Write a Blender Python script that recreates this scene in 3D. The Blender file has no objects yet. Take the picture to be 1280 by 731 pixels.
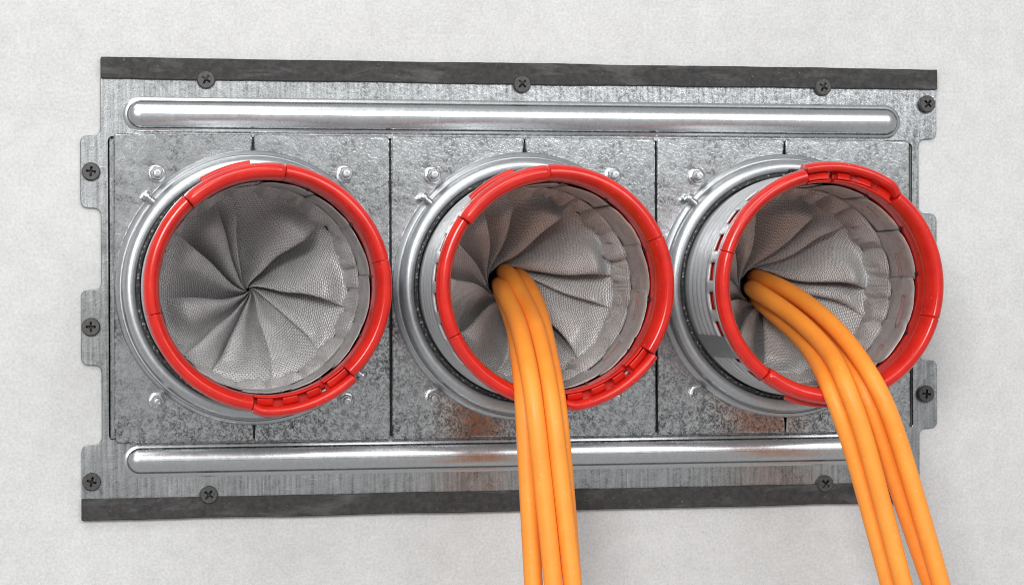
import bpy, bmesh, math, random
from mathutils import Vector, noise
random.seed(7)
MM = 0.001
scene = bpy.context.scene
col = scene.collection
R = math.radians
PI = math.pi

# ---------------------------------------------------------------- camera
cam_d = bpy.data.cameras.new('camera')
cam = bpy.data.objects.new('camera', cam_d)
col.objects.link(cam)
cam.location = (-0.31991, -1.52699, -0.00354)
cam.rotation_mode = 'XYZ'
cam.rotation_euler = (PI / 2, 0.004, -0.202)
cam_d.sensor_width = 36
cam_d.lens = 36 * 3102.2 / 1280
cam_d.clip_start = 0.05
cam_d.clip_end = 50
scene.camera = cam

# ---------------------------------------------------------------- light
world = bpy.data.worlds.new('World')
scene.world = world
world.use_nodes = True
bg = world.node_tree.nodes['Background']
bg.inputs[0].default_value = (0.985, 0.985, 0.985, 1)
bg.inputs[1].default_value = 0.37

def softbox(name, loc, target, sx, sy, watts, colour=(1, 1, 1)):
    d = bpy.data.lights.new(name, 'AREA')
    d.shape = 'RECTANGLE'
    d.size, d.size_y = sx, sy
    d.energy = watts
    d.color = colour
    o = bpy.data.objects.new(name, d)
    col.objects.link(o)
    o.location = loc
    o.rotation_euler = (Vector(target) - Vector(loc)).to_track_quat('-Z', 'Y').to_euler()
    return o

softbox('key_softbox', (-1.20, -3.1, 0.98), (0.0, 0, 0.0), 1.1, 0.8, 56, (1, 0.992, 0.98))
softbox('top_softbox', (-0.60, -1.20, 1.45), (0.05, 0, -0.1), 1.3, 0.6, 10, (1, 0.992, 0.98))
softbox('fill_softbox', (0.95, -2.7, 1.02), (0.1, 0, 0.0), 1.5, 1.0, 22, (0.97, 0.985, 1))
scene.cycles.filter_width = 1.05

vs = scene.view_settings
vs.view_transform = 'Standard'
vs.look = 'None'
vs.gamma = 1
vs.use_curve_mapping = False
vs.exposure = 0.28

# ---------------------------------------------------------------- materials
class NT:
    def __init__(s, name):
        s.m = bpy.data.materials.new(name)
        s.m.use_nodes = True
        s.t = s.m.node_tree
        s.b = s.t.nodes['Principled BSDF']
    def n(s, kind, **kw):
        q = s.t.nodes.new(kind)
        for k, v in kw.items():
            if k in q.inputs and not hasattr(q, k):
                q.inputs[k].default_value = v
            else:
                setattr(q, k, v)
        return q
    def l(s, a, b):
        s.t.links.new(a, b)
    def coord(s, which='Object', scale=(1, 1, 1), rot=(0, 0, 0)):
        tc = s.n('ShaderNodeTexCoord')
        mp = s.n('ShaderNodeMapping')
        mp.inputs['Scale'].default_value = scale
        mp.inputs['Rotation'].default_value = rot
        s.l(tc.outputs[which], mp.inputs['Vector'])
        return mp.outputs[0]
    def noise(s, vec, scale, detail=4, rough=.55, dist=0):
        q = s.n('ShaderNodeTexNoise')
        q.inputs['Scale'].default_value = scale
        q.inputs['Detail'].default_value = detail
        q.inputs['Roughness'].default_value = rough
        q.inputs['Distortion'].default_value = dist
        s.l(vec, q.inputs['Vector'])
        return q.outputs['Fac']
    def ramp(s, fac, stops):
        q = s.n('ShaderNodeValToRGB')
        e = q.color_ramp.elements
        while len(e) < len(stops):
            e.new(0.5)
        for i, (p, c) in enumerate(stops):
            e[i].position = p
            e[i].color = (c, c, c, 1) if isinstance(c, (int, float)) else (*c, 1)
        s.l(fac, q.inputs[0])
        return q.outputs[0]
    def mix(s, a, b, fac, mode='MIX'):
        q = s.n('ShaderNodeMix', data_type='RGBA', blend_type=mode)
        for i, v in ((0, fac), (6, a), (7, b)):
            if isinstance(v, (int, float)):
                q.inputs[i].default_value = v if i == 0 else (v, v, v, 1)
            elif isinstance(v, tuple):
                q.inputs[i].default_value = (*v, 1)
            else:
                s.l(v, q.inputs[i])
        return q.outputs[2]
    def bump(s, h, strength, dist, prev=None):
        q = s.n('ShaderNodeBump')
        q.inputs['Strength'].default_value = strength
        q.inputs['Distance'].default_value = dist
        s.l(h, q.inputs['Height'])
        if prev is not None:
            s.l(prev, q.inputs['Normal'])
        return q.outputs[0]
    def set(s, **kw):
        names = dict(col='Base Color', rough='Roughness', metal='Metallic', normal='Normal', spec='Specular IOR Level', sheen='Sheen Weight', coat='Coat Weight')
        for k, v in kw.items():
            i = s.b.inputs[names[k]]
            if isinstance(v, (int, float)):
                i.default_value = v
            elif isinstance(v, tuple):
                i.default_value = (*v, 1)
            else:
                s.l(v, i)
        return s.m

def mat_wall():
    m = NT('pale_plaster')
    v = m.coord()
    big = m.ramp(m.noise(v, 7, 6, .65, .4), [(.32, 0.0), (.68, 1.0)])
    mid = m.ramp(m.noise(v, 70, 8, .75), [(.36, 0.0), (.64, 1.0)])
    fine = m.ramp(m.noise(v, 520, 7, .85), [(.40, 0.0), (.60, 1.0)])
    c = m.mix((.52, .52, .515), (.65, .653, .651), big)
    c = m.mix(c, m.mix((.475, .475, .47), (.675, .679, .677), mid), .42)
    c = m.mix(c, m.mix((.36, .36, .355), (.74, .744, .744), fine), .32)
    spk = m.ramp(m.noise(v, 330, 2, .5), [(.69, 0.0), (.75, 1.0)])
    c = m.mix(c, (.38, .37, .36), m.mix(0.0, spk, .35))
    pit = m.ramp(m.noise(m.coord(scale=(1, 1, 1.6)), 130, 3, .6), [(.71, 0.0), (.735, 1.0)])
    c = m.mix(c, (.40, .395, .385), m.mix(0.0, pit, .35))
    nb = m.bump(m.noise(v, 500, 6, .7), .5, .0007)
    nb = m.bump(m.noise(v, 60, 4, .6), .3, .0018, nb)
    return m.set(col=c, rough=.85, normal=nb, spec=.2)

def mat_galv(name, lo=.30, hi=.74, streak=False, r0=.2, r1=.42):
    m = NT(name)
    v = m.coord()
    a0_ = m.noise(v, 380, 4, .68, .7)
    a1_ = m.noise(v, 950, 2, .6, .3)
    a = m.mix(a0_, a1_, .38)
    vo = m.n('ShaderNodeTexVoronoi')
    vo.inputs['Scale'].default_value = 230
    m.l(m.coord(), vo.inputs['Vector'])
    cell = vo.outputs['Color']
    cloud = m.ramp(m.noise(v, 26, 4, .6), [(.34, 0.0), (.68, 1.0)])
    sp = m.ramp(a, [(.43, lo), (.495, (lo + hi) * .46), (.56, hi)])
    bw = m.n('ShaderNodeRGBToBW')
    m.l(cell, bw.inputs[0])
    c = m.mix(sp, m.ramp(bw.outputs[0], [(.2, lo), (.8, hi)]), .2)
    c = m.mix(c, hi * .97, m.mix(0.0, cloud, .38))
    if streak:
        st = m.noise(m.coord(scale=(520, 520, 26)), 1, 4, .6)
        c = m.mix(c, m.ramp(st, [(.35, lo * .9), (.65, hi)]), .35)
    # a few scratches
    sv = m.noise(m.coord(scale=(40, 40, 900), rot=(0, .7, 0)), 1, 2, .5)
    sc = m.ramp(sv, [(.70, 0.0), (.73, 1.0)])
    c = m.mix(c, .86, m.mix(0.0, sc, .35))
    dots = m.ramp(m.noise(v, 760, 2, .5), [(.70, 0.0), (.76, 1.0)])
    sv2 = m.noise(m.coord(scale=(900, 900, 30), rot=(0, -.45, 0)), 1, 2, .5)
    c = m.mix(c, .80, m.mix(0.0, m.ramp(sv2, [(.71, 0.0), (.74, 1.0)]), .3))
    c = m.mix(c, .12, m.mix(0.0, dots, .35))
    c = m.mix(c, (.955, .985, 1.0), 1.0, 'MULTIPLY')
    ro = m.ramp(a, [(.42, r1), (.58, r0)])
    nb = m.bump(a, .24, .0005)
    nb = m.bump(m.noise(v, 30, 3, .5), .2, .0012, nb)
    return m.set(col=c, rough=ro, metal=1.0, normal=nb)

def mat_metal(name, base, rough, bumpy=.1, lo=.75, metal=1.0):
    m = NT(name)
    v = m.coord()
    a = m.noise(v, 420, 5, .65)
    c = m.mix(tuple(x * lo for x in base), base, m.ramp(a, [(.35, 0.0), (.62, 1.0)]))
    ro = m.ramp(m.noise(v, 190, 4, .6), [(.3, rough * .92), (.7, rough * 1.12)])
    return m.set(col=c, rough=ro, metal=metal, normal=m.bump(a, bumpy, .0004))

def mat_red():
    m = NT('red_plastic')
    v = m.coord()
    a = m.noise(v, 70, 4, .6)
    c = m.mix((.53, .013, .008), (.63, .021, .012), m.ramp(a, [(.35, 0.0), (.65, 1.0)]))
    spk = m.ramp(m.noise(v, 520, 2, .5), [(.735, 0.0), (.76, 1.0)])
    c = m.mix(c, (.85, .35, .28), m.mix(0.0, spk, .6))
    ro = m.ramp(m.noise(v, 120, 5, .65), [(.3, .15), (.7, .27)])
    return m.set(col=c, rough=ro, normal=m.bump(m.noise(v, 200, 3, .5), .05, .0004), spec=.5)

def mat_cable():
    m = NT('orange_cable_jacket')
    v = m.coord()
    a = m.noise(v, 45, 4, .6)
    c = m.mix((.90, .285, .034), (.92, .320, .042), m.ramp(a, [(.35, 0.0), (.65, 1.0)]))
    sm = m.ramp(m.noise(v, 300, 5, .75), [(.60, 0.0), (.72, 1.0)])
    c = m.mix(c, (.97, .58, .28), m.mix(0.0, sm, .45))
    dk = m.ramp(m.noise(v, 210, 5, .75), [(.62, 0.0), (.74, 1.0)])
    c = m.mix(c, (.62, .19, .03), m.mix(0.0, dk, .35))
    ro = m.ramp(m.noise(v, 90, 4, .6), [(.3, .38), (.7, .56)])
    nb = m.bump(m.noise(v, 330, 4, .6), .14, .0006)
    nb = m.bump(m.noise(v, 40, 3, .5), .09, .0016, nb)
    return m.set(col=c, rough=ro, normal=nb, spec=.38)

def mat_fabric(name='woven_glass_fabric', dark=(.70, .70, .70), light=(.86, .86, .86)):
    m = NT(name)
    uv = m.coord('UV')
    br = m.n('ShaderNodeTexBrick')
    br.inputs['Scale'].default_value = 1.0
    br.inputs['Brick Width'].default_value = 2.6
    br.inputs['Row Height'].default_value = 1.55
    br.inputs['Mortar Size'].default_value = 0.34
    br.inputs['Mortar Smooth'].default_value = 1.0
    br.inputs['Color1'].default_value = (.88, .88, .88, 1)
    br.inputs['Color2'].default_value = (1, 1, 1, 1)
    br.inputs['Mortar'].default_value = (.26, .26, .26, 1)
    wob = m.n('ShaderNodeTexNoise')
    wob.inputs['Scale'].default_value = .35
    m.l(uv, wob.inputs['Vector'])
    ad = m.n('ShaderNodeMix', data_type='VECTOR')
    ad.inputs[0].default_value = .15
    vm = m.n('ShaderNodeVectorMath', operation='MULTIPLY_ADD')
    vm.inputs[1].default_value = (1.6, 1.6, 0)
    m.l(wob.outputs['Color'], vm.inputs[0])
    m.l(uv, vm.inputs[2])
    m.l(vm.outputs[0], br.inputs['Vector'])
    ov = m.coord()
    a = m.noise(ov, 55, 5, .6)
    c = m.mix(dark, light, m.ramp(a, [(.3, 0.0), (.7, 1.0)]))
    c = m.mix(c, br.outputs['Color'], .85, 'MULTIPLY')
    c = m.mix(c, (.70, .68, .66), m.mix(0.0, m.ramp(m.noise(ov, 900, 2, .5), [(.62, 0.0), (.72, 1.0)]), .25))
    bw = m.n('ShaderNodeRGBToBW')
    m.l(br.outputs['Color'], bw.inputs[0])
    nb = m.bump(bw.outputs[0], .9, .0008)
    nb = m.bump(m.noise(ov, 160, 4, .6), .3, .0012, nb)
    return m.set(col=c, rough=.46, normal=nb, spec=.55, metal=.12, sheen=.15)

def mat_foil():
    m = NT('grey_film')
    v = m.coord()
    a = m.noise(v, 60, 5, .65)
    c = m.mix((.36, .35, .345), (.56, .55, .545), m.ramp(a, [(.3, 0.0), (.7, 1.0)]))
    ro = m.ramp(m.noise(v, 140, 4, .6), [(.3, .22), (.7, .5)])
    nb = m.bump(m.noise(v, 130, 4, .6), .5, .0014)
    return m.set(col=c, rough=ro, metal=.45, normal=nb)

def mat_rough(name, lo, hi, rough, scale, speck=None, bumpd=.0006, worn=None):
    m = NT(name)
    v = m.coord()
    a = m.noise(v, scale, 6, .7)
    c = m.mix(lo, hi, m.ramp(a, [(.35, 0.0), (.68, 1.0)]))
    if speck:
        s = m.ramp(m.noise(v, speck[0], 2, .5), [(speck[1], 0.0), (speck[1] + .06, 1.0)])
        c = m.mix(c, speck[2], m.mix(0.0, s, speck[3]))
    if worn:
        w = m.ramp(m.noise(m.coord(scale=(22, 22, 90)), 1, 6, .7, .5), [(.52, 0.0), (.70, 1.0)])
        c = m.mix(c, worn, m.mix(0.0, w, .7))
        w2 = m.ramp(m.noise(m.coord(scale=(160, 160, 1200), rot=(0, .35, 0)), 1, 2, .5), [(.68, 0.0), (.72, 1.0)])
        c = m.mix(c, (.26, .255, .25), m.mix(0.0, w2, .12))
    return m.set(col=c, rough=rough, normal=m.bump(a, .4, bumpd), spec=.4)

M = dict(
    wall=mat_wall(),
    galv=mat_galv('spangled_galvanised_steel', .055, .71, r0=.13, r1=.32),
    sheet=mat_galv('brushed_galvanised_steel', .08, .52, True, .24, .44),
    bead=mat_metal('smooth_rolled_steel', (.64, .655, .67), .26, .04, .9),
    collar=mat_metal('pressed_collar_steel', (.56, .575, .59), .36, .05, .88),
    tube=mat_metal('matt_aluminium_tube', (.62, .635, .65), .42, .04, .9, .45),
    zinc=mat_metal('bright_zinc', (.58, .59, .605), .27, .08, .82),
    band=mat_metal('dull_joint_steel', (.42, .42, .43), .42, .10, .75),
    red=mat_red(), cable=mat_cable(), fabric=mat_fabric(), foil=mat_foil(),
    hem=mat_fabric('woven_hem_fabric', (.62, .615, .61), (.80, .795, .79)),
    strip=mat_rough('black_sealing_tape', (.020, .019, .019), (.048, .046, .045), .72, 260, (700, .70, (.30, .29, .28), .45), worn=(.115, .112, .11)),
    gasket=mat_rough('speckled_black_gasket', (.015, .015, .015), (.10, .10, .10), .5, 700, (620, .60, (.55, .55, .55), .7), .001),  # pale specks paint the gasket's glints into its base colour
    screw=mat_rough('black_phosphate_steel', (.030, .029, .028), (.085, .082, .08), .42, 600, (900, .68, (.30, .29, .28), .5), .0003),
    black=mat_rough('black_rubber_and_recess_shade', (.010, .010, .010), (.022, .021, .02), .5, 500),
    mark=mat_rough('red_ink', (.30, .02, .012), (.42, .03, .02), .5, 500),
)

# ---------------------------------------------------------------- helpers
def finish(name, verts, faces, mat, parent=None, smooth=40, bevel=0, uv=None, solid=0, solid_off=-1):
    me = bpy.data.meshes.new(name)
    me.from_pydata([(x * MM, y * MM, z * MM) for x, y, z in verts], [], faces)
    bm = bmesh.new()
    bm.from_mesh(me)
    if uv:
        L = bm.loops.layers.uv.new('UVMap')
        bm.verts.ensure_lookup_table()
        for f in bm.faces:
            for lp in f.loops:
                lp[L].uv = uv[lp.vert.index]
    if not uv:
        bmesh.ops.recalc_face_normals(bm, faces=bm.faces)
    bm.to_mesh(me)
    bm.free()
    me.materials.append(mat)
    if smooth:
        me.shade_smooth()
        if smooth < 180:
            me.set_sharp_from_angle(angle=R(smooth))
    o = bpy.data.objects.new(name, me)
    col.objects.link(o)
    if parent:
        o.parent = parent
    if solid:
        sm = o.modifiers.new('Solidify', 'SOLIDIFY')
        sm.thickness = solid * MM
        sm.offset = solid_off
    if bevel:
        bv = o.modifiers.new('Bevel', 'BEVEL')
        bv.width = bevel * MM
        bv.segments = 2
        bv.limit_method = 'ANGLE'
        bv.angle_limit = R(40)
        bv.use_clamp_overlap = True
    return o

def thing(name, label, cat, loc=(0, 0, 0), group=None):
    o = bpy.data.objects.new(name, None)
    o.empty_display_size = .01
    o.location = [c * MM for c in loc]
    col.objects.link(o)
    tag(o, label, cat, group)
    return o

def tag(o, label, cat, group=None):
    o['label'] = label
    o['category'] = cat
    if group:
        o['group'] = group

def round_poly(pts, rad, n=5):
    """pts: (x, z, r or None) polygon corners -> rounded outline"""
    out = []
    N = len(pts)
    for i in range(N):
        p = Vector(pts[i][:2]); a = Vector(pts[i - 1][:2]); b = Vector(pts[(i + 1) % N][:2])
        r = pts[i][2] if len(pts[i]) > 2 and pts[i][2] is not None else rad
        if r <= 0:
            out.append((p.x, p.y)); continue
        u = (a - p).normalized(); w = (b - p).normalized()
        ang = u.angle(w)
        d = min(r / math.tan(ang / 2), (a - p).length * .49, (b - p).length * .49)
        p0 = p + u * d; p1 = p + w * d
        for k in range(n + 1):
            t = k / n
            q = p0 * (1 - t) ** 2 + p * 2 * t * (1 - t) + p1 * t * t
            out.append((q.x, q.y))
    return out

def extrude(name, outline, y0, y1, mat, parent=None, bevel=.4, holes=(), smooth=35):
    bm = bmesh.new()
    loops = [outline] + list(holes)
    edges = []
    for lp in loops:
        vs_ = [bm.verts.new((x * MM, y1 * MM, z * MM)) for x, z in lp]
        for i in range(len(vs_)):
            edges.append(bm.edges.new((vs_[i], vs_[(i + 1) % len(vs_)])))
    if holes:
        bmesh.ops.triangle_fill(bm, edges=edges, use_beauty=True)
        bmesh.ops.dissolve_limit(bm, angle_limit=.01, verts=bm.verts, edges=bm.edges)
    else:
        bm.faces.new(bm.verts)
    r = bmesh.ops.extrude_face_region(bm, geom=list(bm.faces))
    for v in r['geom']:
        if isinstance(v, bmesh.types.BMVert):
            v.co.y = y0 * MM
    bmesh.ops.recalc_face_normals(bm, faces=bm.faces)
    me = bpy.data.meshes.new(name)
    bm.to_mesh(me); bm.free()
    me.materials.append(mat)
    me.shade_smooth(); me.set_sharp_from_angle(angle=R(smooth))
    o = bpy.data.objects.new(name, me)
    col.objects.link(o)
    if parent: o.parent = parent
    if bevel:
        bv = o.modifiers.new('Bevel', 'BEVEL')
        bv.width = bevel * MM; bv.segments = 2
        bv.limit_method = 'ANGLE'; bv.angle_limit = R(45)
    return o

def sweep(prof, a0=0, a1=360, n=128, closed=True, wob=None):
    """revolve (r, y) profile about the Y axis between angles (deg); returns verts, faces"""
    full = abs(a1 - a0 - 360) < 1e-6
    V, F = [], []
    m = len(prof)
    cols = n if full else n + 1
    for i in range(cols):
        a = R(a0 + (a1 - a0) * i / n)
        for (r, y) in prof:
            if wob:
                r, y = wob(a, r, y)
            V.append((r * math.cos(a), y, r * math.sin(a)))
    for i in range(n):
        j = (i + 1) % cols
        for k in range(m if closed else m - 1):
            k2 = (k + 1) % m
            F.append((i * m + k, j * m + k, j * m + k2, i * m + k2))
    if closed and not full:
        F.append(tuple(range(m)))
        F.append(tuple(n * m + k for k in range(m)))
    return V, F

def lathe_y(prof, cx, cz, n=20):
    """solid of revolution about an axis parallel to Y through (cx, cz), prof (r, y), capped"""
    V, F = sweep(prof, 0, 360, n, closed=False)
    m = len(prof)
    V = [(x + cx, y, z + cz) for x, y, z in V]
    F.append(tuple(i * m + m - 1 for i in range(n)))
    F.append(tuple(i * m for i in range(n)))
    return V, F

# ---------------------------------------------------------------- wall with the opening behind the plate
OX, OZ, DEEP = 257.5, 92.0, 120
BIGX, BIGZ = 2600, 1900
wv = [(-BIGX, 0, -BIGZ), (BIGX, 0, -BIGZ), (BIGX, 0, BIGZ), (-BIGX, 0, BIGZ),
      (-OX, 0, -OZ), (OX, 0, -OZ), (OX, 0, OZ), (-OX, 0, OZ),
      (-OX, DEEP, -OZ), (OX, DEEP, -OZ), (OX, DEEP, OZ), (-OX, DEEP, OZ)]
wf = [(0, 1, 5, 4), (1, 2, 6, 5), (2, 3, 7, 6), (3, 0, 4, 7),
      (4, 5, 9, 8), (5, 6, 10, 9), (6, 7, 11, 10), (7, 4, 8, 11), (8, 9, 10, 11)]
wall = finish('wall', wv, wf, M['wall'], smooth=0)
wall['kind'] = 'structure'
wall['label'] = 'pale grey plastered wall behind the steel panel'

# ---------------------------------------------------------------- mounting plate
plate = thing('mounting_plate', 'wide galvanised steel mounting plate with black tape edges screwed to the wall', 'mounting plate')
E1, E2 = 262.0, 274.2
left = [(-E1, 139.6, 0), (-E1, 92.6, 5), (-E2, 92.6, 5), (-E2, 48.6, 5), (-E1, 48.6, 5),
        (-E1, -1.0, 5), (-E2, -1.0, 5), (-E2, -46.6, 5), (-E1, -46.6, 5), (-E1, -94.8, 5), (-E2, -94.8, 5), (-E2, -139.6, 0)]
right = [(-x, -z, r) for x, z, r in left]
outline = round_poly(left + right, 4)
hole = round_poly([(-257.4, -92, 3), (257.4, -92, 3), (257.4, 92, 3), (-257.4, 92, 3)], 3)
extrude('sheet', outline, -0.4, -2.2, M['sheet'], plate, .35, [hole])

def circ(cx, r, n=64):
    return [(cx + r * math.cos(2 * PI * k / n), r * math.sin(2 * PI * k / n)) for k in range(n)]
extrude('added_gap_backing', [(-256.5, -91.5), (256.5, -91.5), (256.5, 91.5), (-256.5, 91.5)], 3.2, 2.0, M['sheet'], plate, 0,  # added behind the plate gaps so they look dark grey, not black
        [circ(x, 76) for x in (-170, 0, 170)])

def bead(cz, x0, x1, rz, H):
    prof = [(0, 0), (.5, .35), (1.1, .75), (1.8, .95), (2.3, 1.15)] + [(2.3 + (rz - 2.35) * (1 - math.cos(q * PI / 24)), 1.2 + 6.15 * math.sin(q * PI / 24)) for q in range(1, 13)]
    V, F = [], []
    n = 20
    ring = 2 * (n + 1)
    for d, h in prof:
        r = rz - d
        for s in (1, -1):
            cx = (x1 - rz) if s == 1 else (x0 + rz)
            for k in range(n + 1):
                a = -PI / 2 + PI * k / n + (0 if s == 1 else PI)
                V.append((cx + r * math.cos(a), -2.2 - h * H / 7.35, cz + r * math.sin(a)))
    for i in range(len(prof) - 1):
        for k in range(ring):
            k2 = (k + 1) % ring
            F.append((i * ring + k, i * ring + k2, (i + 1) * ring + k2, (i + 1) * ring + k))
    return finish('bead', V, F, M['bead'], plate, smooth=60)
bead(105.6, -248.5, 249.5, 10.9, 6.4)
bead(-105.0, -249.5, 248.5, 10.2, 6.4)

def strip(x0, x1, z0, z1, seed):
    rnd = random.Random(seed)
    n = 110
    top, bot = [], []
    for i in range(n + 1):
        x = x0 + (x1 - x0) * i / n
        top.append((x, z1 + .45 * noise.noise(Vector((x * .02, seed, 0))) + .18 * noise.noise(Vector((x * .12, seed, 3)))))
        bot.append((x, z0 + .55 * noise.noise(Vector((x * .018, seed, 7))) + .22 * noise.noise(Vector((x * .14, seed, 9)))))
    return extrude('sealing_strip', bot + top[::-1], -2.25, -4.6, M['strip'], plate, .5)
strip(-261.8, 274.3, 126.9, 140.0, 1.3)
strip(-274.4, 261.8, -140.4, -127.3, 5.1)

# ---------------------------------------------------------------- cable ducts
PZ, PW = 93.8, 84.42

def cover_plate(s, parent):
    a0 = math.asin(1.4 / 80.0)
    pts = []
    inner = .45
    outer = round_poly([(inner, PZ, 1.2), (PW, PZ, 3.2), (PW, -PZ, 3.2), (inner, -PZ, 1.2)], 3)
    pts += [(s * x, z) for x, z in outer]
    pts += [(s * inner, -87.5), (s * .95, -82.5)]
    n = 48
    for k in range(n + 1):
        a = -PI / 2 + a0 + (PI - 2 * a0) * k / n
        pts.append((s * 80 * math.cos(a), 80 * math.sin(a)))
    pts += [(s * .95, 82.5), (s * inner, 87.5)]
    return extrude('cover_plate', pts, -3.0, -6.0, M['galv'], parent, 1.0)

def nut(x, z, rot, parent):
    V, F = [], []
    # flanged hex nut: washer disc + hexagon with chamfered top
    V, F = lathe_y([(5.6, -6.0), (5.6, -6.5), (4.9, -7.0), (4.3, -7.1)], 0, 0, 24)
    base = len(V)
    ys = [(4.55, -6.9), (4.55, -10.4), (3.9, -11.1)]
    for r, y in ys:
        for k in range(6):
            a = rot + k * PI / 3
            V.append((r * math.cos(a), y, r * math.sin(a)))
    for i in range(2):
        for k in range(6):
            F.append((base + i * 6 + k, base + i * 6 + (k + 1) % 6, base + (i + 1) * 6 + (k + 1) % 6, base + (i + 1) * 6 + k))
    F.append(tuple(base + 12 + k for k in range(6)))
    o = finish('nut', V, F, M['zinc'], parent, smooth=30)
    o.location = (x * MM, 0, z * MM)
    prof = [(2.55, -10.8)]
    for i in range(4):
        y = -11.3 - i * .8
        prof += [(2.6, y), (2.3, y - .4)]
    prof += [(2.5, -14.6), (2.1, -15.1), (1.2, -15.2), (1.1, -14.8)]
    V, F = lathe_y(prof, 0, 0, 18)
    finish('stud', V, F, M['zinc'], o, smooth=35)

def rivet(deg, parent, r0=78.5):
    """short screw pointing radially out of the collar"""
    prof = [(2.3, 0), (2.3, 4.0), (2.0, 4.4), (2.0, 6.0), (3.4, 6.2), (3.6, 7.6), (3.1, 8.8), (1.6, 9.3)]
    V, F = lathe_y(prof, 0, 0, 14)
    a = R(deg)
    ca, sa = math.cos(a), math.sin(a)
    W = []
    for x, y, z in V:      # local y -> radial direction
        r = r0 + y
        W.append((r * ca - z * sa, -12.0 + x, r * sa + z * ca))
    finish('rivet', W, F, M['zinc'], parent, smooth=35)

RING = [(66.0, -85.8), (68.6, -87.6), (70.3, -88.6), (71.6, -91.4), (72.1, -94.4), (71.7, -97.2), (70.5, -99.5), (68.6, -100.7), (66.6, -100.6),
        (65.0, -99.0), (63.8, -96.6), (63.1, -93.6), (62.7, -91.0), (62.4, -88.0), (63.2, -85.8)]
CHAN = [(68.6, -85.2), (70.4, -85.6), (70.6, -88.5), (69.4, -90.2), (65.0, -90.2), (64.4, -91.0), (64.1, -95.2), (63.4, -96.0), (62.7, -95.2), (62.3, -91.0), (62.3, -88.0), (63.2, -85.2)]
RAIL = [(69.0, -87.0), (72.6, -86.6), (74.6, -88.4), (75.1, -92.5), (74.7, -97.5), (73.6, -100.6), (71.9, -101.6), (70.2, -101.0), (69.0, -99.0), (68.7, -96.0)]
COVER = [(66.0, -85.8), (69.8, -87.4), (71.4, -89.4), (72.0, -93.5), (71.8, -98.6), (70.9, -102.0), (69.2, -104.0), (66.8, -104.5), (64.4, -103.4), (63.0, -100.8), (62.3, -96.4), (62.0, -92.0), (62.0, -88.5), (63.0, -85.8)]

def locking_ring(parent, turn):
    # skirt that carries the two half rings, seen through the slots of the tube
    sk = [(67.4, -60), (67.4, -85.6), (66.0, -86.0), (63.0, -86.0), (62.5, -80), (62.9, -72), (63.6, -68.5), (64.6, -68.5), (64.8, -60)]
    V, F = sweep(sk, 0, 360, 144)
    base = finish('locking_ring', V, F, M['red'], parent, smooth=40)
    base.rotation_euler = (0, -R(turn), 0)
    for q in (0, 180):
        # plain arc between the clips
        for a0, a1 in ((-46.8, 12.9), (13.1, 81.8)):
            V, F = sweep(RING, q + a0, q + a1, 56)
            finish('ring_segment', V, F, M['red'], base, smooth=40, bevel=.5)
        T = [(70.2, -86.4), (73.2, -86.6), (74.2, -88.0), (74.1, -91.0), (72.8, -92.4), (70.2, -92.4)]
        V, F = sweep(T, q + 98, q + 122, 24)
        finish('clip_stop', V, F, M['red'], base, smooth=40, bevel=.4)
        if q == 0:
            # closed clip: a fuller bead with a blunt end
            def swell(a, r, y):
                d = (math.degrees(a) - 82)
                t = max(0, 1 - d / 3) ** 2
                e = max(0, 1 - (133 - math.degrees(a)) / 3.5) ** 2
                return r + (66.8 - r) * (.13 * t + .10 * e), y + 1.3 * t + .8 * e
            V, F = sweep(COVER, 82.0, 133.0, 56, wob=swell)
            finish('clip_cover', V, F, M['red'], base, smooth=40, bevel=.5)
            continue
        # open clip: channel cut by a slit, teeth in it, rail outside
        for a0, a1 in ((82.0, 117.5), (119.6, 133.0)):
            V, F = sweep(CHAN, q + a0, q + a1, 30)
            finish('clip_channel', V, F, M['red'], base, smooth=40, bevel=.3)
        def taper(a, r, y, q=q):
            d = (math.degrees(a) - q - 82)
            t = max(0, 1 - d / 7)
            return r - 2.3 * t * t, y + 2.2 * t * t
        V, F = sweep(RAIL, q + 82.0, q + 133.0, 48, wob=taper)
        finish('clip_rail', V, F, M['red'], base, smooth=40, bevel=.6)
        for a0, a1, h in ((84, 92, 94.5), (97, 104.5, 96.5), (109.5, 116, 97.2), (121, 132.8, 97.6)):
            T = [(64.3, -90.0), (69.2, -90.0), (69.2, -h + 3.2), (67.2, -h + .8), (64.3, -h)]
            V, F = sweep(T, q + a0, q + a1, 8)
            finish('clip_tooth', V, F, M['red'], base, smooth=40, bevel=.35)
    return base

def slotted_tube(parent, strap):
    prof = [(67.9, 6), (68.4, -14)]
    y = -21.0
    prof += [(68.4, -20)]
    for i in range(4):
        y = -22 - i * 9.5
        prof += [(68.5, y), (69.3, y - 1.6), (69.3, y - 5.6), (68.5, y - 7.2)]
    prof += [(68.6, -61), (69.6, -63.2), (69.6, -64.0), (68.0, -64.0), (68.0, 6)]
    V, F = sweep(prof, 0, 360, 144)
    t = finish('tube', V, F, M['tube'], parent, smooth=40)
    # slotted end band
    V, F = [], []
    rows = [-63.8, -69.5, -80.2, -85.0]
    n = 24 * 8
    for i in range(n):
        a = 2 * PI * i / n + R(3)
        for y in rows:
            V.append((69.6 * math.cos(a), y, 69.6 * math.sin(a)))
    for i in range(n):
        j = (i + 1) % n
        for k in range(3):
            if k == 1 and i % 8 < 5:
                continue
            F.append((i * 4 + k, j * 4 + k, j * 4 + k + 1, i * 4 + k + 1))
    finish('slotted_band', V, F, M['tube'], t, smooth=40, solid=1.4, solid_off=-1)
    if not strap:
        return t
    V, F = sweep([(69.5, -24), (70.2, -24.4), (70.3, -82.5), (69.6, -83)], 206, 219, 12)
    finish('joint_strap', V, F, M['band'], t, smooth=40)
    return t

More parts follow.
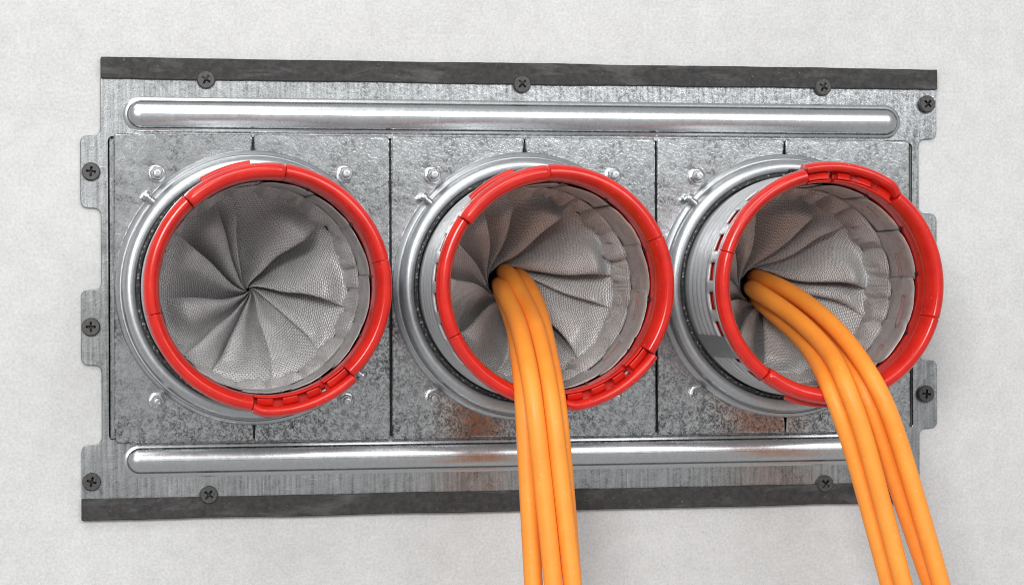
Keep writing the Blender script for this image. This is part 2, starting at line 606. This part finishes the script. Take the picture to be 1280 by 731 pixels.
def sleeve(parent, creases, rend, ctr, seed, deep=54, twist=16, knot=0):
    """gathered fabric diaphragm: overlapping pleats running from the hem to the centre"""
    rnd = random.Random(seed)
    cs = sorted((c % 360, p) for c, p in creases)
    cr = [c for c, p in cs]
    N = len(cr)
    gap = [((cr[(k + 1) % N] - cr[k]) % 360) for k in range(N)]
    amp = [p for c, p in cs]
    ov = [min(12, 2 + max(0, 11 * (p - .25)) * rnd.uniform(.7, 1.1)) / g for (c, p), g in zip(cs, gap)]
    wig = [rnd.uniform(-1, 5) for _ in range(N)]
    lo_next = [-.30 - .55 * min(p, 1.2) * rnd.uniform(.6, 1) for p in amp]
    ridge = [(rnd.uniform(-.26, .26), rnd.uniform(.8, 1.8), rnd.uniform(0, 6)) for _ in range(N)]
    sub = 30
    rows = 64
    def cat(p, t):
        n = len(p) - 3
        x = t * n
        i = min(int(x), n - 1)
        f = x - i
        a, b, c, d = p[i:i + 4]
        return .5 * (2 * b + (c - a) * f + (2 * a - 5 * b + 4 * c - d) * f * f + (3 * b - a - 3 * c + d) * f ** 3)
    V, UV, F = [], [], []
    ncol = N * (sub + 1)
    for k in range(N):
        g = gap[k]
        kn = (k + 1) % N
        A = [-.02, .10, -ov[k] * .75, -ov[k], -ov[k] * .60, .16, .50, .83, 1 + .10 * gap[kn] / g, 1.12 + .1]
        ln = lo_next[kn]; lk = lo_next[k]
        Hh = [lk - .05, lk, .30, .92, 1.05, .86, .48 + .45 * ln, .18 + .8 * ln, ln, ln - .05]
        for s in range(sub + 1):
            t = s / sub
            ao = cat(A, t)
            ho = cat(Hh, t)
            ho += ridge[k][0] * math.sin(ridge[k][1] * 2 * PI * t + ridge[k][2]) * math.sin(PI * t)
            for j in range(rows + 1):
                w = j / rows
                e1 = min(1, w / .30); env = (.12 + .88 * e1 * e1 * (3 - 2 * e1)) * (1 - .78 * w * w)
                flat = 1
                aoff = ao * flat + (t) * (1 - flat)
                wg = wig[k] * (1 - t) + wig[kn] * t
                ang = cr[k] + aoff * g + math.degrees(math.atan(twist / (58.6 * (1 - w) + 1.5))) + wg * math.sin(PI * w ** .8)
                rad = rend + (58.6 - rend) * (1 - w)
                a = R(ang)
                dx = math.cos(a) * rad; dz = math.sin(a) * rad
                wv_ = min(1, w * 4) * min(1, rad / 18)
                ddx = 2.4 * noise.noise(Vector((dx * .045, dz * .045, seed + 11))) * wv_
                ddz = 2.4 * noise.noise(Vector((dx * .045, dz * .045, seed + 23))) * wv_
                dx += ddx; dz += ddz
                nz = noise.noise(Vector((dx * .06, dz * .06, seed))) * 2.2 + noise.noise(Vector((dx * .17, dz * .17, seed + 3))) * 1.0
                am = amp[k] * (1 - t) + amp[kn] * t if ho < 0 else amp[k]
                lift = (21 * (.30 + .70 * am) * ho * env * min(1, g / 24)) + nz * env
                kq = max(0, (w - .82) / .18)
                y = 2 + deep * (w ** .92) - lift - knot * kq * kq * (3 - 2 * kq)
                cx = ctr[0] * w; cz = ctr[1] * w
                V.append((dx + cx, y, dz + cz))
                UV.append((R((aoff - .5) * g) * (rad + 6) * 1.0 + 40 * k, (1 - w) * 78))
    R1 = rows + 1
    for c in range(ncol):
        c2 = (c + 1) % ncol
        for j in range(rows):
            F.append((c * R1 + j, c2 * R1 + j, c2 * R1 + j + 1, c * R1 + j + 1))
    # shared vertex columns at the pleat borders would stretch the weave, so the border faces stay inside the hidden fold
    fab = finish('fabric_sleeve', V, F, M['fabric'], parent, smooth=180, uv=UV)
    # puffy hem between sleeve and film band
    V, F, UV = [], [], []
    nA, nP = 440, 14
    ph = rnd.uniform(0, 6)
    for i in range(nA):
        a = 2 * PI * i / nA
        pinch = abs(math.sin(a * 11 + ph + 1.3 * math.sin(2 * a + seed) + .8 * math.sin(5 * a)))
        pf = (1 - (1 - pinch) ** 2.4) * (.75 + .5 * noise.noise(Vector((a * 4, 0, seed))))
        for j in range(nP + 1):
            t = j / nP
            y = -30 - 5.5 * pf * (1 - t) ** 3 + 37 * t + 4 * pf * t ** 3
            r = 61.4 - 2.9 * t - 4.6 * math.sin(PI * min(1, .03 + t * 1.05)) ** .7 * pf
            if j == 0:
                r += .5; y += .8
            r += 3.4 * noise.noise(Vector((a * 8, t * 2.5, seed + 5))) * min(1, t * 4) * (1 - .5 * t) + 2.0 * noise.noise(Vector((a * 22, t * 5, seed + 2))) * math.sin(PI * t)
            y += .9 * noise.noise(Vector((a * 5, t * 1.0, seed + 9)))
            V.append((r * math.cos(a), y, r * math.sin(a)))
            UV.append((a * 90, t * 34))
    for i in range(nA):
        i2 = (i + 1) % nA
        for j in range(nP):
            F.append((i * (nP + 1) + j, i2 * (nP + 1) + j, i2 * (nP + 1) + j + 1, i * (nP + 1) + j + 1))
    finish('hem', V, F, M['hem'], fab, smooth=180, uv=UV)
    # film panels round the inside of the ring
    K = 13
    off = rnd.uniform(0, 25)
    for k in range(K):
        V, F = [], []
        na, ny = 12, 6
        a0 = off + 360 / K * k + rnd.uniform(-1.5, 1.5)
        span = 360 / K + 2.2
        tip = rnd.uniform(-2.5, 2.5)
        for i in range(na + 1):
            u = i / na
            a = R(a0 + span * u)
            edge = -76 + tip + 3.2 * (abs(2 * u - 1) ** 5)
            for j in range(ny + 1):
                t = j / ny
                y = edge + (-28.5 - edge) * t
                r = 62.2 - .8 * u - .35 * math.sin(PI * t) + .4 * noise.noise(Vector((k * 5 + u * 3.5, t * 3.5, seed))) + .2 * noise.noise(Vector((k * 5 + u * 9, t * 8, seed)))
                V.append((r * math.cos(a), y, r * math.sin(a)))
        for i in range(na):
            for j in range(ny):
                F.append((i * (ny + 1) + j, (i + 1) * (ny + 1) + j, (i + 1) * (ny + 1) + j + 1, i * (ny + 1) + j + 1))
        finish('film_panel', V, F, M['foil'], fab, smooth=60, solid=.25)
    for k in range(12):
        a = R(off + 30 * k + rnd.uniform(-5, 5))
        V, F = lathe_y([(.9, 2.6), (1.25, 2.0), (1.25, -1.0), (.8, -1.8)], 0, 0, 10)
        o = finish('peg', V, F, M['black'], fab, smooth=40)
        o.location = (62.6 * math.cos(a) * MM, -77.5 * MM, 62.6 * math.sin(a) * MM)
    return fab

def print_mark(fab, deg, y0, y1, wdeg):
    """thin red outline printed on the film"""
    h = y1 - y0
    path = [(0, y0 + .5 * h), (.12, y0), (.45, y0 + .15 * h), (.98, y0 + .25 * h), (1, y1), (.6, y0 + .85 * h), (.15, y1), (0, y0 + .5 * h)]
    V, F = [], []
    r = 60.05
    for i in range(len(path) - 1):
        (u0, ya), (u1, yb) = path[i], path[i + 1]
        p = Vector((R(u0 * wdeg) * r, ya)); q = Vector((R(u1 * wdeg) * r, yb))
        d = (q - p).normalized(); nrm = Vector((-d.y, d.x)) * .22
        b = len(V)
        for w in (p + nrm, p - nrm, q - nrm, q + nrm):
            a = R(deg) + w.x / r
            V.append((r * math.cos(a), w.y, r * math.sin(a)))
        F.append((b, b + 1, b + 2, b + 3))
    finish('print_mark', V, F, M['mark'], fab, smooth=0, solid=.12)

def duct(X, label, turn, creases, rend, ctr, seed, twist=16, deep=54):
    d = thing('cable_duct', label, 'cable duct', (X, 0, 0), 'round cable ducts in the steel panel')
    cover_plate(-1, d)
    cover_plate(1, d)
    cp = [(84.2, -6.0), (83.6, -7.6), (82.2, -8.6), (81.6, -9.0), (81.2, -7.4), (80.5, -7.4), (80.4, -11.0), (80.3, -12.8), (80.0, -15.2), (78.4, -17.3), (76.4, -18.4), (74.2, -18.4), (72.6, -17.4), (72.0, -15.6), (72.0, -4.0), (80, -4.0), (84.2, -5.6)]
    V, F = sweep(cp, 0, 360, 160)
    finish('collar', V, F, M['collar'], d, smooth=50)
    gp = [(72.1, -8), (72.1, -16.0), (71.2, -16.9), (70.2, -16.4), (69.5, -15.4), (69.4, -8)]
    rn = random.Random(seed)
    V, F = sweep(gp, 0, 360, 240, wob=lambda a, r, y: (r + (.25 * noise.noise(Vector((a * 40, r, seed))) if 69.4 < r < 72.1 else 0), y + .35 * noise.noise(Vector((a * 60, r * .5, seed)))))
    g = finish('gasket', V, F, M['gasket'], d, smooth=60)
    for deg in (88.2, -86.5):
        V, F = sweep([(70.2, -16), (73.0, -18.0), (73.4, -19.6), (70.0, -18.6)], deg - 2.6, deg + 2.6, 6)
        finish('gasket_joint', V, F, M['black'], g, smooth=40)
    slotted_tube(d, X > 100)
    locking_ring(d, turn)
    f = sleeve(d, creases, rend, ctr, seed, deep, twist, 6 if rend < 5 else 0)
    for x, z, q in ((-58.6, 69.4, .2), (56.6, 69.8, .5), (-58.9, -68.8, .35), (56.8, -70.0, .05)):
        nut(x, z, q + seed, d)
    for deg in (139.5, -39.5, 220):
        if deg == 220:
            continue
        rivet(deg, d)
    return d, f

SX = 170
d1, f1 = duct(-SX, 'empty round duct at left, red ring, grey fabric twisted shut, no cables', 0,
     [(52, 1.4), (-6, 1.15), (-44, .45), (-74, .8), (-114, .8), (-136, .5), (-166, 1.5), (150, 1.1), (121, 1.2), (100, .5)], 1.2, (1.5, -1.0), 1.7, 4.0)
d2, f2 = duct(0, 'middle round duct with red ring, cables hanging straight down from its grey fabric', 12,
     [(118, .8), (94, .5), (68, 1.5), (15, 1.3), (-14, .4), (-46, 1.0), (-72, .5), (-105, .8), (-142, 1.0), (178, 1.3), (148, .9)], 11.0, (-3.0, 3.0), 4.2, 4.0, 46)
d3, f3 = duct(SX, 'right round duct with red ring, cables bending out over its lower edge', 150,
     [(114, 1.0), (72, 1.4), (42, .6), (5, 1.2), (-20, .4), (-56, .6), (-98, 1.0), (-128, .8), (-160, 1.2), (168, 1.0), (140, .7)], 11.0, (-4.0, 0.0), 8.3, 4.0, 46)
for deg, a, b, w in ((4, -58, -52, 15), (-26, -64, -57, 20), (-52, -60, -52, 14), (45, -64, -61, 9)):
    print_mark(f3, deg, a, b, w)
for deg, a, b, w in ((-20, -60, -54, 17), (-50, -52, -49, 16)):
    print_mark(f2, deg, a, b, w)

# ---------------------------------------------------------------- screws into the wall
def screw_mesh():
    n = 32
    rr = [(5.5, -1.9), (5.65, -2.8), (5.45, -3.9), (5.0, -4.5)]
    V, F = sweep(rr, 0, 360, n, closed=False)
    b = len(V)
    # face of the head: circle with a cross-shaped hole
    w, L = .72, 3.0
    cross = [(w, w), (w, L), (-w, L), (-w, w), (-L, w), (-L, -w), (-w, -w), (-w, -L), (w, -L), (w, -w), (L, -w), (L, w)]
    bm = bmesh.new()
    edges = []
    for lp in ([(4.98 * math.cos(2 * PI * i / n), 4.98 * math.sin(2 * PI * i / n)) for i in range(n)], cross):
        q = [bm.verts.new((x, -4.52, z)) for x, z in lp]
        for i in range(len(q)):
            edges.append(bm.edges.new((q[i], q[(i + 1) % len(q)])))
    bmesh.ops.triangle_fill(bm, edges=edges, use_beauty=True)
    bm.verts.index_update()
    V += [tuple(v.co) for v in bm.verts]
    F += [tuple(b + v.index for v in f.verts) for f in bm.faces]
    bm.free()
    c0 = len(V)
    V2, F2 = [], []
    for y, s in ((-4.5, 1), (-2.2, .62)):
        V2 += [(x * s, y, z * s) for x, z in cross]
    for i in range(12):
        F2.append((i, (i + 1) % 12, 12 + (i + 1) % 12, 12 + i))
    F2.append(tuple(range(12, 24)))
    return (V, F), (V2, F2)
SM = screw_mesh()
proto = None
SCREWS = [
    (-198.2, 127.1, -.0, .6, 'black cross-head screw at left on the top tape edge'),
    (-0.9, 127.0, -.5, .8, 'black cross-head screw midway along the top tape edge'),
    (196.6, 127.6, -.5, .55, 'black cross-head screw at right on the top tape edge'),
    (267.2, 117.3, -.6, .75, 'black cross-head screw in the top right corner of the plate'),
    (-267.9, 70.5, -.0, .12, 'black cross-head screw in the upper left tab of the plate'),
    (-268.2, -23.5, -.2, .0, 'black cross-head screw in the middle left tab of the plate'),
    (-268.4, -117.0, -.0, .25, 'black cross-head screw in the bottom left corner of the plate'),
    (-197.7, -126.3, -.6, .65, 'black cross-head screw at left on the bottom tape edge'),
    (196.7, -127.0, -.6, .75, 'black cross-head screw on the bottom tape edge left of the right cables'),
    (265.6, -70.2, -1.0, .1, 'black cross-head screw in the lower right tab beside the right duct'),
]
meshes = None
for x, z, dy, rot, lab in SCREWS:
    s = thing('screw', lab, 'screw', (x, -.6 + dy, z), 'black screws holding the mounting plate')
    s.rotation_euler = (R(random.uniform(-3, 3)), rot, R(random.uniform(-3, 3)))
    if meshes is None:
        h = finish('screw_head', *SM[0], M['screw'], s, smooth=40)
        c = finish('cross_recess', *SM[1], M['black'], s, smooth=0)  # recess blacker than the head: its shade is put into the colour
        V, F = lathe_y([(5.2, -2.0), (2.0, 2.5), (1.9, 24), (.3, 28)], 0, 0, 12)
        k = finish('shank', V, F, M['screw'], s, smooth=40)
        meshes = (h, c, k)
    else:
        for q in meshes:
            o = q.copy()
            col.objects.link(o)
            o.parent = s

# ---------------------------------------------------------------- cables
CABLES={
 'A':[[1.4,85.0,2.7],[-4.5,55.0,2.6],[-14.1,7.0,2.4],[-13.9,-1.1,-1.2],[-13.7,-9.5,-4.8],[-13.6,-18.5,-8.5],[-13.5,-28.0,-12.5],[-13.6,-38.1,-16.4],[-14.3,-48.6,-20.1],[-15.2,-59.4,-23.8],[-16.3,-70.4,-27.9],[-17.6,-81.6,-32.3],[-18.7,-92.9,-37.7],[-19.3,-103.7,-44.8],[-19.2,-111.9,-52.9],[-18.9,-116.1,-60.2],[-18.7,-117.4,-66.5],[-17.9,-117.8,-75.2],[-16.5,-118.4,-87.6],[-14.7,-119.3,-103.1],[-12.8,-120.7,-123.4],[-10.7,-122.9,-149.5],[-9.0,-125.1,-172.6],[-8.0,-126.4,-187.6],[-7.2,-127.3,-198.7],[-6.5,-128.2,-210.1],[-5.8,-129.1,-221.0],[-5.1,-130.0,-231.7],[-5.1,-130.0,-231.7]],
 'B':[[4.2,85.0,10.7],[-1.9,55.0,10.4],[-5.2,38.4,10.3],[-4.9,31.8,10.1],[-4.6,24.8,9.5],[-4.2,17.3,6.9],[-3.7,9.1,2.3],[-3.2,-0.2,-2.7],[-2.9,-10.3,-7.1],[-2.6,-20.9,-11.5],[-2.7,-31.6,-15.4],[-2.9,-42.4,-18.6],[-3.4,-53.5,-22.6],[-4.5,-64.9,-28.2],[-5.8,-76.8,-34.6],[-6.9,-88.9,-41.6],[-7.6,-100.5,-49.3],[-8.0,-109.6,-57.0],[-7.9,-114.5,-63.5],[-7.3,-116.3,-70.5],[-6.1,-116.9,-81.3],[-4.7,-117.5,-95.2],[-3.0,-118.6,-112.6],[-0.8,-120.8,-136.5],[1.6,-123.6,-162.4],[3.1,-125.7,-181.2],[4.1,-127.0,-193.6],[4.9,-128.1,-204.6],[5.8,-129.3,-215.9],[6.6,-130.4,-226.6],[7.0,-131.0,-232.0]],
 'C':[[9.6,85.0,9.0],[3.1,53.3,8.8],[4.1,47.4,8.3],[4.9,41.4,7.7],[5.7,34.9,6.4],[6.3,28.0,4.5],[6.8,20.6,1.9],[7.3,12.7,-1.5],[7.6,4.3,-5.6],[7.5,-4.7,-9.8],[7.0,-14.4,-13.8],[6.1,-25.7,-19.1],[4.8,-38.9,-26.3],[3.2,-53.3,-34.6],[1.6,-68.4,-42.4],[-0.0,-83.8,-50.1],[-1.5,-97.6,-57.5],[-2.2,-105.3,-63.9],[-1.8,-107.2,-71.0],[-0.8,-107.5,-81.9],[0.4,-107.9,-95.8],[1.6,-108.8,-113.4],[3.0,-110.6,-137.5],[4.4,-113.1,-163.6],[5.3,-115.1,-182.6],[5.9,-116.3,-195.1],[6.5,-117.3,-206.1],[7.0,-118.4,-217.5],[7.4,-119.4,-228.3],[7.6,-120.0,-233.7]],
 'D':[[2.0,85.0,-1.5],[-4.0,55.0,-1.6],[-9.1,29.6,-1.6],[-9.4,21.8,-3.8],[-9.8,13.9,-6.2],[-10.0,5.7,-9.4],[-10.1,-3.0,-13.4],[-10.4,-12.2,-17.6],[-11.0,-21.9,-21.6],[-11.9,-32.2,-25.6],[-13.3,-43.1,-29.6],[-15.3,-54.9,-33.4],[-17.5,-68.4,-38.2],[-19.5,-83.4,-45.3],[-21.2,-97.4,-53.3],[-22.1,-105.3,-60.5],[-22.2,-107.3,-66.9],[-22.0,-107.6,-75.7],[-21.5,-108.0,-88.1],[-20.9,-108.8,-103.7],[-20.2,-110.1,-124.1],[-19.3,-112.3,-150.3],[-18.6,-114.5,-173.6],[-18.1,-115.9,-188.6],[-17.6,-116.9,-199.7],[-17.2,-117.9,-211.1],[-16.7,-118.9,-222.1],[-16.2,-120.0,-232.9],[-16.2,-120.0,-232.9]],
 'E':[[175.8,85.0,7.0],[164.3,47.5,6.8],[163.5,39.5,6.1],[163.0,31.3,5.3],[164.5,22.0,3.8],[168.2,11.7,2.0],[171.9,1.0,-0.7],[174.8,-10.0,-4.5],[177.4,-21.4,-9.1],[179.9,-33.3,-13.9],[182.5,-45.6,-19.0],[184.5,-58.1,-24.3],[185.6,-70.6,-29.6],[186.2,-83.2,-35.2],[186.5,-95.6,-41.0],[186.9,-106.7,-47.1],[188.0,-114.6,-53.3],[190.4,-118.5,-59.2],[193.5,-119.6,-65.2],[196.8,-119.7,-71.9],[199.7,-119.5,-79.2],[202.8,-119.4,-87.7],[205.8,-119.4,-97.0],[209.2,-119.7,-108.5],[214.3,-121.3,-127.4],[221.3,-124.7,-154.5],[227.4,-127.9,-178.8],[231.4,-129.4,-194.2],[234.4,-130.0,-205.8],[237.4,-130.8,-217.6],[240.1,-131.4,-229.0],[242.7,-132.0,-240.3],[242.7,-132.0,-240.3]],
 'F':[[175.3,85.0,-1.0],[166.0,55.0,-1.0],[154.5,17.4,-1.1],[154.0,12.6,-1.9],[153.7,7.2,-2.9],[155.1,0.5,-4.9],[158.3,-7.5,-7.9],[161.6,-16.2,-11.4],[164.7,-25.6,-15.5],[167.7,-35.6,-20.1],[170.1,-45.8,-24.8],[172.0,-56.2,-29.8],[173.2,-66.6,-34.4],[173.5,-76.8,-38.3],[173.1,-86.9,-41.9],[172.4,-96.5,-45.5],[171.2,-105.2,-49.0],[170.8,-112.1,-53.2],[171.8,-116.4,-58.6],[173.8,-118.2,-64.9],[176.3,-118.8,-71.7],[179.3,-119.1,-78.9],[182.2,-119.3,-87.4],[184.7,-119.3,-96.6],[187.4,-119.7,-108.1],[191.8,-121.3,-126.9],[198.2,-124.6,-153.9],[203.8,-127.8,-178.2],[207.3,-129.3,-193.5],[209.9,-130.1,-205.0],[212.5,-130.9,-216.8],[215.0,-131.6,-228.1],[217.4,-132.4,-239.3],[217.4,-132.4,-239.3]],
 'G':[[178.0,85.0,-6.4],[168.8,55.0,-6.3],[160.1,26.9,-6.3],[161.0,19.4,-9.5],[161.8,11.5,-12.8],[163.7,2.6,-16.6],[166.7,-7.2,-21.2],[169.2,-17.2,-25.7],[170.6,-27.1,-29.8],[171.3,-37.2,-33.8],[171.6,-47.3,-38.0],[171.4,-57.5,-42.2],[170.6,-68.1,-46.2],[168.9,-79.1,-49.5],[166.5,-90.9,-52.6],[164.7,-102.3,-56.9],[165.0,-109.1,-62.2],[167.2,-110.8,-68.5],[170.0,-110.9,-75.4],[173.1,-110.7,-83.2],[176.3,-110.6,-92.4],[179.5,-110.5,-102.2],[183.5,-111.1,-116.7],[189.4,-113.5,-140.7],[195.7,-116.9,-168.0],[200.3,-119.1,-187.6],[203.5,-120.0,-200.6],[206.3,-120.7,-212.0],[209.1,-121.4,-223.8],[211.8,-122.1,-235.0],[213.1,-122.5,-240.7]],
 'H':[[178.7,85.0,-2.1],[168.7,52.8,-2.1],[168.9,44.8,-3.7],[169.3,36.5,-5.3],[170.8,27.3,-7.6],[173.3,17.1,-10.5],[175.8,6.4,-13.6],[177.8,-4.5,-16.9],[179.6,-15.6,-20.5],[181.7,-26.9,-25.2],[184.1,-38.3,-31.0],[185.8,-49.5,-36.4],[186.4,-60.1,-40.4],[186.3,-70.4,-43.9],[185.9,-80.6,-47.4],[185.1,-90.8,-50.8],[184.3,-101.0,-54.7],[184.7,-108.3,-59.6],[186.9,-110.7,-65.5],[189.7,-110.7,-72.2],[192.7,-110.1,-79.5],[195.8,-109.4,-88.2],[198.9,-108.6,-97.5],[202.5,-108.2,-109.1],[208.7,-109.5,-128.2],[217.5,-113.0,-155.5],[225.4,-116.2,-180.1],[230.6,-117.6,-195.7],[234.6,-118.2,-207.4],[238.5,-118.8,-219.4],[242.1,-119.3,-230.9],[245.6,-119.9,-242.2],[245.6,-119.9,-242.2]],
}

def spline(pts, n):
    p = [Vector(q) for q in pts]
    p = [2 * p[0] - p[1]] + p + [2 * p[-1] - p[-2]]
    out = []
    for i in range(1, len(p) - 2):
        a, b, c, d = p[i - 1:i + 3]
        for k in range(n):
            t = k / n
            out.append(.5 * (2 * b + (c - a) * t + (2 * a - 5 * b + 4 * c - d) * t * t + (3 * b - a - 3 * c + d) * t ** 3))
    out.append(p[-2])
    for _ in range(90):
        q = out[:]
        for i in range(1, len(out) - 1):
            q[i] = out[i - 1] * .25 + out[i] * .5 + out[i + 1] * .25
        out = q
    return out

def cable(key, label, group, rad=5.5):
    path = spline(CABLES[key], 4)
    n = 20
    V, F = [], []
    up = Vector((1, 0, 0))
    for i, p in enumerate(path):
        t = (path[min(i + 1, len(path) - 1)] - path[max(i - 1, 0)]).normalized()
        b = t.cross(up).normalized()
        u = b.cross(t).normalized()
        up = u
        for k in range(n):
            a = 2 * PI * k / n
            r = rad * (1 + .008 * noise.noise(Vector((i * .12, ord(key), 0))) + 0.004 * noise.noise(Vector((i * .3, k * .7, ord(key)))))
            q = p + (u * math.cos(a) + b * math.sin(a)) * r
            V.append(tuple(q))
    m = len(path)
    for i in range(m - 1):
        for k in range(n):
            k2 = (k + 1) % n
            F.append((i * n + k, i * n + k2, (i + 1) * n + k2, (i + 1) * n + k))
    F.append(tuple(range(n)))
    F.append(tuple((m - 1) * n + k for k in range(n)))
    o = finish('cable', V, F, M['cable'], smooth=60)
    tag(o, label, 'cable', group)
    return o
G2 = 'orange cables hanging from the middle duct'
G3 = 'orange cables bending out of the right duct'
cable('D', 'leftmost orange cable hanging from the middle duct', G2)
cable('A', 'second orange cable from the left hanging from the middle duct', G2)
cable('B', 'third orange cable from the left hanging in front from the middle duct', G2)
cable('C', 'orange cable mostly hidden at the right rear of the middle bundle', G2)
cable('G', 'leftmost orange cable bending out of the right duct, lowest at its mouth', G3)
cable('F', 'second orange cable from the left in the right duct bundle', G3)
cable('H', 'third orange cable from the left in the right bundle, tucked behind at the mouth', G3)
cable('E', 'rightmost orange cable from the right duct, topmost at its mouth', G3)
